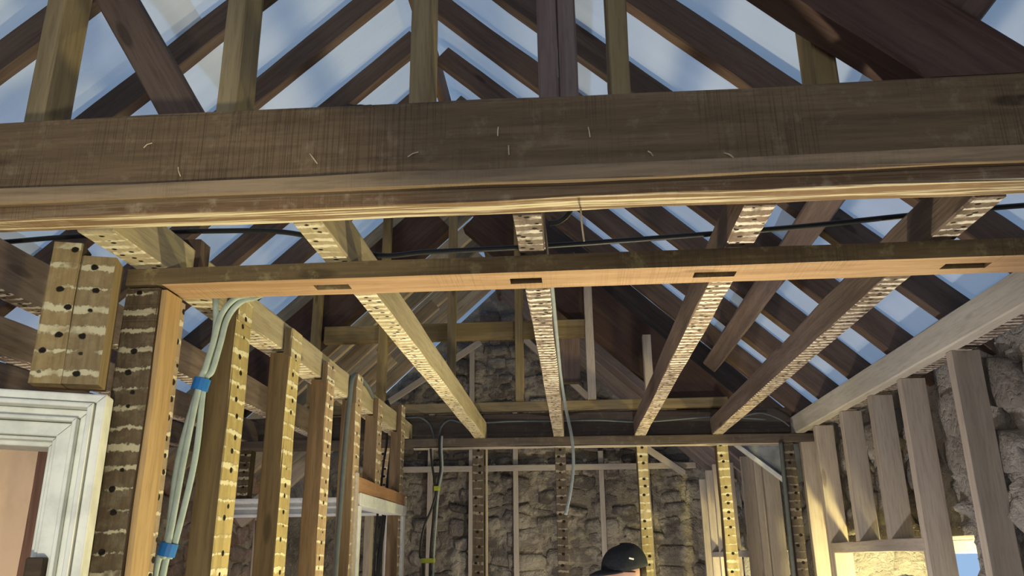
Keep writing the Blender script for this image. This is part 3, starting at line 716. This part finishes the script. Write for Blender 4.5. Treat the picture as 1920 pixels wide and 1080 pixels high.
bun = tag(empty('cable_bundle', (-.86, 1.86, zz(.4))), 'bundle of pale grey-green cables tied with blue tape beside the corner post', 'cable')
BA = [(-.72, 1.80, .625), (-.776, 1.85, .622), (-.815, 1.85, .611), (-.845, 1.85, .571), (-.857, 1.85, .505), (-.87, 1.85, .439), (-.88, 1.85, .401), (-.897, 1.85, .226), (-.913, 1.85, .026), (-.933, 1.85, -.03), (-.95, 1.85, -.5)]
BB = [(-.845, 1.80, .635), (-.862, 1.85, .60), (-.860, 1.86, .531), (-.872, 1.86, .439), (-.884, 1.86, .401), (-.915, 1.86, .226), (-.920, 1.86, .026), (-.95, 1.86, -.04), (-.97, 1.86, -.5)]
BC = [(p[0]+.012, p[1]+.012, p[2]-.004) for p in BA]
BC[6:9] = [(-.876, 1.866, .401), (-.880, 1.87, .226), (-.905, 1.865, .026)]
for pts in (BA, BB, BC):
    o = cable('strand', pts, .0075, 'palegrey', parent=bun); o.matrix_basis = Matrix.Translation(-Vector(bun.location))
for (x, y, h, dx) in ((-.880, 1.857, .401, .03), (-.914, 1.857, .026, .03)):
    o = link('tape', tube_mesh([Vector((x+.003, y, zz(h+.014))), Vector((x-.003, y, zz(h-.014)))], .020, 12, False), 'blue', bun); o.matrix_basis = Matrix.Translation(-Vector(bun.location))
cable('conduit', [(-.885, 3.56, .690), (-.880, 3.44, .715), (-.878, 3.28, .725), (-.878, 3.185, .70), (-.885, 3.18, .60), (-.89, 3.175, .45), (-.895, 3.17, .193), (-.898, 3.165, -.047), (-.90, 3.165, -.8)], .010, 'darkgrey', 'dark grey conduit clipped down a stud of the left partition', 'pipe')
cable('cable', [(-.975, 4.22, .80), (-.945, 4.24, .70), (-.94, 4.24, .557), (-.94, 4.17, .362), (-.935, 4.08, .16), (-.935, 4.02, -.06), (-.935, 4.0, -.6)], .011, 'black', 'thick black cable hanging through the white door frame')
cable('cable', [(-.98, 4.20, .78), (-.955, 4.18, .60), (-.955, 4.12, .45), (-.955, 4.08, .30), (-.955, 4.02, .1), (-.955, 4.0, -.5)], .006, 'black', 'thin black cable beside the thick one at the white door frame')
cb = tag(empty('cable_drop', (-.73, 4.38, zz(.3))), 'black and grey cables dropping from the far head plate with yellow-green ties', 'cable')
for pts, r_, m_ in (([(-.713, 4.39, .63), (-.711, 4.37, .558), (-.703, 4.37, .452), (-.722, 4.37, .342), (-.738, 4.37, .18), (-.749, 4.37, -.082), (-.75, 4.37, -.8)], .007, 'black'),
        ([(-.702, 4.39, .63), (-.700, 4.37, .56), (-.694, 4.37, .452), (-.712, 4.37, .342), (-.722, 4.37, .18), (-.732, 4.37, -.082), (-.73, 4.37, -.8)], .006, 'grey'),
        ([(-.757, 4.36, .56), (-.748, 4.36, .48), (-.732, 4.36, .39), (-.724, 4.36, .33), (-.745, 4.36, .25), (-.785, 4.36, .15), (-.80, 4.36, .02), (-.78, 4.36, -.09), (-.79, 4.36, -.8)], .006, 'black')):
    o = cable('strand', pts, r_, m_, parent=cb); o.matrix_basis = Matrix.Translation(-Vector(cb.location))
for (x0, x1, h) in ((-.735, -.705, .352), (-.795, -.725, -.008)):
    o = boxes('tie', [(x0, x1, 4.345, 4.385, zz(h-.012), zz(h+.012))], 'green', cb, .004); o.matrix_basis = Matrix.Translation(-Vector(cb.location))
cable('cable', [(-1.15, 4.47, .70), (-1.0, 4.47, .74), (-.892, 4.47, .747), (-.832, 4.47, .743), (-.786, 4.47, .707), (-.762, 4.46, .65), (-.757, 4.45, .624)], .005, 'darkgrey', 'thin grey cable arching left above the far head plate')
cable('cable', [(-.731, 4.45, .624), (-.728, 4.47, .66), (-.714, 4.47, .70), (-.668, 4.47, .728), (-.594, 4.48, .712), (-.45, 4.48, .712), (-.328, 4.48, .716), (-.078, 4.52, .718), (.14, 4.48, .712), (.313, 4.48, .700), (.458, 4.48, .70), (.772, 4.52, .722), (1.05, 4.50, .70)], .005, 'darkgrey', 'thin grey cable arching right and running along the far tie beam')
cable('cable', [(.90, 4.50, .71), (1.02, 4.50, .735), (1.12, 4.50, .70), (1.17, 4.50, .66)], .004, 'darkgrey', 'short thin cable at the right end of the far tie beam')

# ------------------------------------------------------------------ splinters and nails on the big timbers
rr = random.Random(11)
SP = [(-.80, .765, .5), (-.73, .705, 1.9), (-.47, .72, 2.2), (-.12, .76, 1.5), (-.10, .72, 1.6), (.05, .75, 1.7), (.16, .70, 2.3), (.30, .69, 2.6), (-.28, .72, .4)]
for i, (x, h, a) in enumerate(SP):
    L = rr.uniform(.005, .014)
    o = link('splinter', tube_mesh([Vector((x-math.cos(a)*L, 1.353, zz(h)-math.sin(a)*L)), Vector((x, 1.349, zz(h))), Vector((x+math.cos(a)*L, 1.352, zz(h)+math.sin(a)*L))], .0013, 5, False), 'splinter', tie)
    o.matrix_basis = tie.matrix_basis.inverted()
o = cable('string', [(.030, 1.41, .622), (.031, 1.41, .59), (.033, 1.41, .565), (.034, 1.411, .556)], .0018, 'splinter', 'short string dangling from the trimmer right of the middle joist', 'string')

# scrap of black roofing felt on the tie beam
V, Fc = [], []; rr = random.Random(5); n = 14
for i in range(n+1):
    for k in range(6):
        a = math.pi*k/5; w = .04*(1-.4*abs(i/n-.5))
        V.append((-.475+.145*i/n, 1.405-w*math.cos(a), zz(.8395)+.016*math.sin(a)*(.4+.6*rr.random())*(1-.5*abs(i/n-.4)*2)))
for i in range(n):
    for k in range(5): a = i*6+k; Fc.append((a, a+1, a+7, a+6))
    Fc.append((i*6+5, i*6, i*6+6, i*6+11))
Fc += [tuple(range(6)), tuple(range(n*6, n*6+6))]
tag(link('felt_scrap', mesh('felt', V, Fc), 'soot'), 'crumpled scrap of black felt lying on top of the tie beam', 'felt')
# ------------------------------------------------------------------ work lamps (below the frame)
def work_lamp(loc, rz, label):
    r = tag(empty('work_lamp', (loc[0], loc[1], 0), rz), label, 'lamp')
    z = loc[2]
    for a in (0, 2.1, 4.2):
        link('leg', tube_mesh([Vector((0, 0, z*.55)), Vector((.35*math.cos(a), .35*math.sin(a), .012))], .011, 8, False), 'black', r)
    link('pole', tube_mesh([Vector((0, 0, z*.45)), Vector((0, 0, z-.16))], .013, 8, False), 'black', r)
    boxes('housing', [(-.10, .10, -.03, .03, z-.24, z-.10)], 'lampbody', r, .008)
    boxes('bracket', [(-.115, .115, -.012, .012, z-.26, z-.245)], 'black', r, .002)
work_lamp((.10, 5.9, .45), 0, 'low yellow work lamp standing in the far room')
for y, lab in ((3.75, 'small lamp standing on the sill of the near right window'), (6.2, 'small lamp standing on the sill of the far right window')):
    r = tag(empty('sill_lamp', (1.60, y, zz(-.75))), lab, 'lamp')
    boxes('base', [(-.05, .05, -.05, .05, 0, .02)], 'black', r, .004)
    link('stem', tube_mesh([Vector((0, 0, .02)), Vector((0, 0, .16))], .010, 8, False), 'black', r)
    boxes('reflector', [(-.06, .06, -.06, .06, .155, .17)], 'lampbody', r, .004)
work_lamp((-1.75, 3.2, .45), .3, 'low yellow work lamp added to brighten the left room')
work_lamp((.23, 2.55, .62), .8, 'yellow work lamp on a tripod in the middle of the room')
work_lamp((.10, -.35, 1.15), 0, 'yellow work lamp on a tripod behind the camera')
work_lamp((.62, 3.78, .95), 0, 'yellow work lamp on a tripod beside the person')

# ------------------------------------------------------------------ the person in the cap
def person():
    PX, PY, TOP = .215, 4.0, zz(.022)
    # skeleton: facing -X (to the left of the view), turned a little towards the camera
    J = {}; E_ = []; Rr = {}
    def j(n, x, y, z, r, par=None):
        J[n] = Vector((x, y, z)); Rr[n] = r
        if par: E_.append((par, n))
    S = TOP/1.70
    j('pelvis', .02, 0, .93, (.15, .11)); j('belly', .02, 0, 1.08, (.145, .11), 'pelvis'); j('chest', .0, 0, 1.27, (.165, .12), 'belly'); j('neckb', -.01, 0, 1.42, (.085, .085), 'chest'); j('neck', -.045, 0, 1.50, (.058, .058), 'neckb')
    for s, n in ((1, 'l'), (-1, 'r')):
        j(n+'sh', .0, s*.175, 1.385, (.07, .07), 'neckb'); j(n+'el', -.02, s*.235, 1.10, (.048, .048), n+'sh'); j(n+'wr', -.20, s*.20, .95, (.032, .032), n+'el'); j(n+'palm', -.27, s*.19, .92, (.034, .018), n+'wr')
        for k in range(4):
            yy = s*(.19+(k-1.5)*.019); ln = (.085, .095, .09, .072)[k]
            j('%sf%da' % (n, k), -.315, yy, .905, (.010, .010), n+'palm'); j('%sf%db' % (n, k), -.315-ln*.55, yy, .885, (.009, .009), '%sf%da' % (n, k)); j('%sf%dc' % (n, k), -.315-ln*.8, yy, .855, (.008, .008), '%sf%db' % (n, k))
        j(n+'ta', -.25, s*.145, .915, (.011, .011), n+'palm'); j(n+'tb', -.295, s*.13, .90, (.009, .009), n+'ta')
        j(n+'hip', .02, s*.095, .88, (.095, .10), 'pelvis'); j(n+'kn', .0, s*.105, .49, (.062, .065), n+'hip'); j(n+'an', .03, s*.11, .09, (.045, .05), n+'kn'); j(n+'toe', -.13, s*.12, .045, (.042, .04), n+'an')
    names = list(J); idx = {n: i for i, n in enumerate(names)}
    me = bpy.data.meshes.new('body'); me.from_pydata([J[n]*S for n in names], [(idx[a], idx[b]) for a, b in E_], []); me.update()
    o = bpy.data.objects.new('person_tmp', me); COL.objects.link(o)
    o.modifiers.new('skin', 'SKIN'); o.modifiers.new('sub', 'SUBSURF').levels = 2
    for i, n in enumerate(names): me.skin_vertices[0].data[i].radius = [q*S for q in Rr[n]]
    me.skin_vertices[0].data[0].use_root = True
    bpy.context.view_layer.update()
    ev = o.evaluated_get(bpy.context.evaluated_depsgraph_get()); body = bpy.data.meshes.new_from_object(ev)
    bpy.data.objects.remove(o)
    bm = bmesh.new(); bm.from_mesh(body)
    nbody = len(bm.faces)
    # head: facing -X, centre at z = 1.60*S
    HC = Vector((-.06, 0, 1.605))*S
    r = bmesh.ops.create_uvsphere(bm, u_segments=32, v_segments=24, radius=1)
    for v in r['verts']:
        p = v.co; x, y, z = p
        sx, sy, sz = .098, .077, .118
        if z < 0: sy *= 1-.22*(-z)**1.4; sx *= 1-.10*(-z)
        q = Vector((x*sx, y*sy, z*sz))
        if x < 0:
            fr = max(0, -x)
            q.x += -.024*math.exp(-((y*sy)/.012)**2-((z*sz+.018)/.020)**2)*fr      # nose
            q.x += .012*math.exp(-((abs(y*sy)-.032)/.014)**2-((z*sz-.006)/.012)**2)*fr  # eye sockets
            q.x += -.006*math.exp(-((y*sy)/.022)**2-((z*sz+.058)/.008)**2)*fr      # lips
            q.x += -.010*math.exp(-((y*sy)/.025)**2-((z*sz+.095)/.02)**2)*fr       # chin
        q.y += math.copysign(.016, y)*math.exp(-((q.x-.012)/.013)**2-((q.z-.0)/.028)**2)*(1 if abs(y) > .5 else 0)   # ears
        v.co = q*S+HC
    bm.normal_update()
    me2 = bpy.data.meshes.new('person'); bm.to_mesh(me2); bm.free()
    for m in ('skin', 'jacket', 'trouser', 'black'): me2.materials.append(M[m])
    for i, p in enumerate(me2.polygons):
        p.use_smooth = True; c = p.center/S
        if i >= nbody: p.material_index = 0
        elif c.z < .11: p.material_index = 3
        elif c.x < -.21 and c.z < 1.0: p.material_index = 0
        elif c.z > 1.46: p.material_index = 0
        elif c.z < .93 and c.x > -.2: p.material_index = 2
        else: p.material_index = 1
    P = bpy.data.objects.new('person', me2); COL.objects.link(P)
    P.location = (PX+.06, PY, 0); P.rotation_euler = (0, 0, .42)
    tag(P, 'person in a black baseball cap facing left beside the far partition', 'person')
    # cap: dome with six panels, brim, button and a small white mark
    V, Fc = [], []; nu, nv = 36, 10
    tilt = Matrix.Rotation(-.10, 3, 'Y')
    for i in range(nv+1):
        t = i/nv*math.pi*.5
        for k in range(nu):
            a = 2*math.pi*k/nu
            rim = math.cos(t)**.75; seam = 1-.012*abs(math.sin(a*3))**.3
            p = Vector((math.cos(a)*.112*rim*seam, math.sin(a)*.092*rim*seam, .108*math.sin(t)+.006*math.cos(a)))
            V.append((tilt @ p)*S+HC+Vector((0, 0, .018)))
    for i in range(nv):
        for k in range(nu):
            a, b = i*nu+k, i*nu+(k+1) % nu; Fc.append((a, b, b+nu, a+nu))
    cap = link('cap', mesh('cap', V, Fc), 'cap', P, True)
    sol = cap.modifiers.new('thick', 'SOLIDIFY'); sol.thickness = .004; sol.offset = 1
    V, Fc = [], []; n = 16
    for i in range(n+1):
        a = math.pi*(.5+.42*(2*i/n-1))+math.pi*.5
        for (rr_, dz) in ((.0, .0), (.035, -.004), (.072, -.016)):
            ca, sa = math.cos(a), math.sin(a)
            ext = rr_*max(0., -ca)**.6
            p = Vector((ca*.108-ext, sa*.090, .012+dz*max(0, -ca)-.004*abs(sa)-.010*sa*sa*(rr_ > 0)))
            V.append((tilt @ p)*S+HC+Vector((0, 0, .018)))
    for i in range(n):
        for k in range(2):
            a = i*3+k; Fc.append((a, a+1, a+4, a+3))
    br = link('brim', mesh('brim', V, Fc), 'cap', cap, True); sol = br.modifiers.new('thick', 'SOLIDIFY'); sol.thickness = .005
    p = (tilt @ Vector((0, 0, .112)))*S+HC+Vector((0, 0, .018))
    link('button', tube_mesh([p-Vector((0, 0, .004)), p+Vector((0, 0, .005))], .008, 10, False), 'cap', cap)
    q = [(tilt @ Vector((math.cos(a)*.1155*.93, math.sin(a)*.0955*.93, z)))*S+HC+Vector((0, 0, .018)) for a, z in ((-1.72, .052), (-1.62, .048), (-1.52, .045))]
    link('white_mark', tube_mesh(q, .0042, 8), 'logo', cap, True)
    # hair round the back below the cap and spectacles arm
    V, Fc = [], []; n = 18
    for i in range(n+1):
        a = math.pi*(-.36+.72*i/n)
        for z, k in ((.03, 1.03), (-.01, 1.05), (-.045, .99)):
            V.append(Vector((math.cos(a)*.100*k, math.sin(a)*.079*k, z))*S+HC)
    for i in range(n):
        for k in range(2): a = i*3+k; Fc.append((a, a+1, a+4, a+3))
    hr = link('hair', mesh('hair', V, Fc), 'hair', P, True); hr.modifiers.new('thick', 'SOLIDIFY').thickness = .006
    gl = [Vector((x, y, z))*S+HC for x, y, z in ((.01, -.083, .008), (-.05, -.079, .009), (-.092, -.058, .008), (-.108, -.03, .006), (-.112, 0, .008), (-.108, .03, .006), (-.092, .058, .008), (-.05, .079, .009), (.01, .083, .008))]
    link('spectacles', tube_mesh(gl, .003, 6), 'lens', P, True)
person()
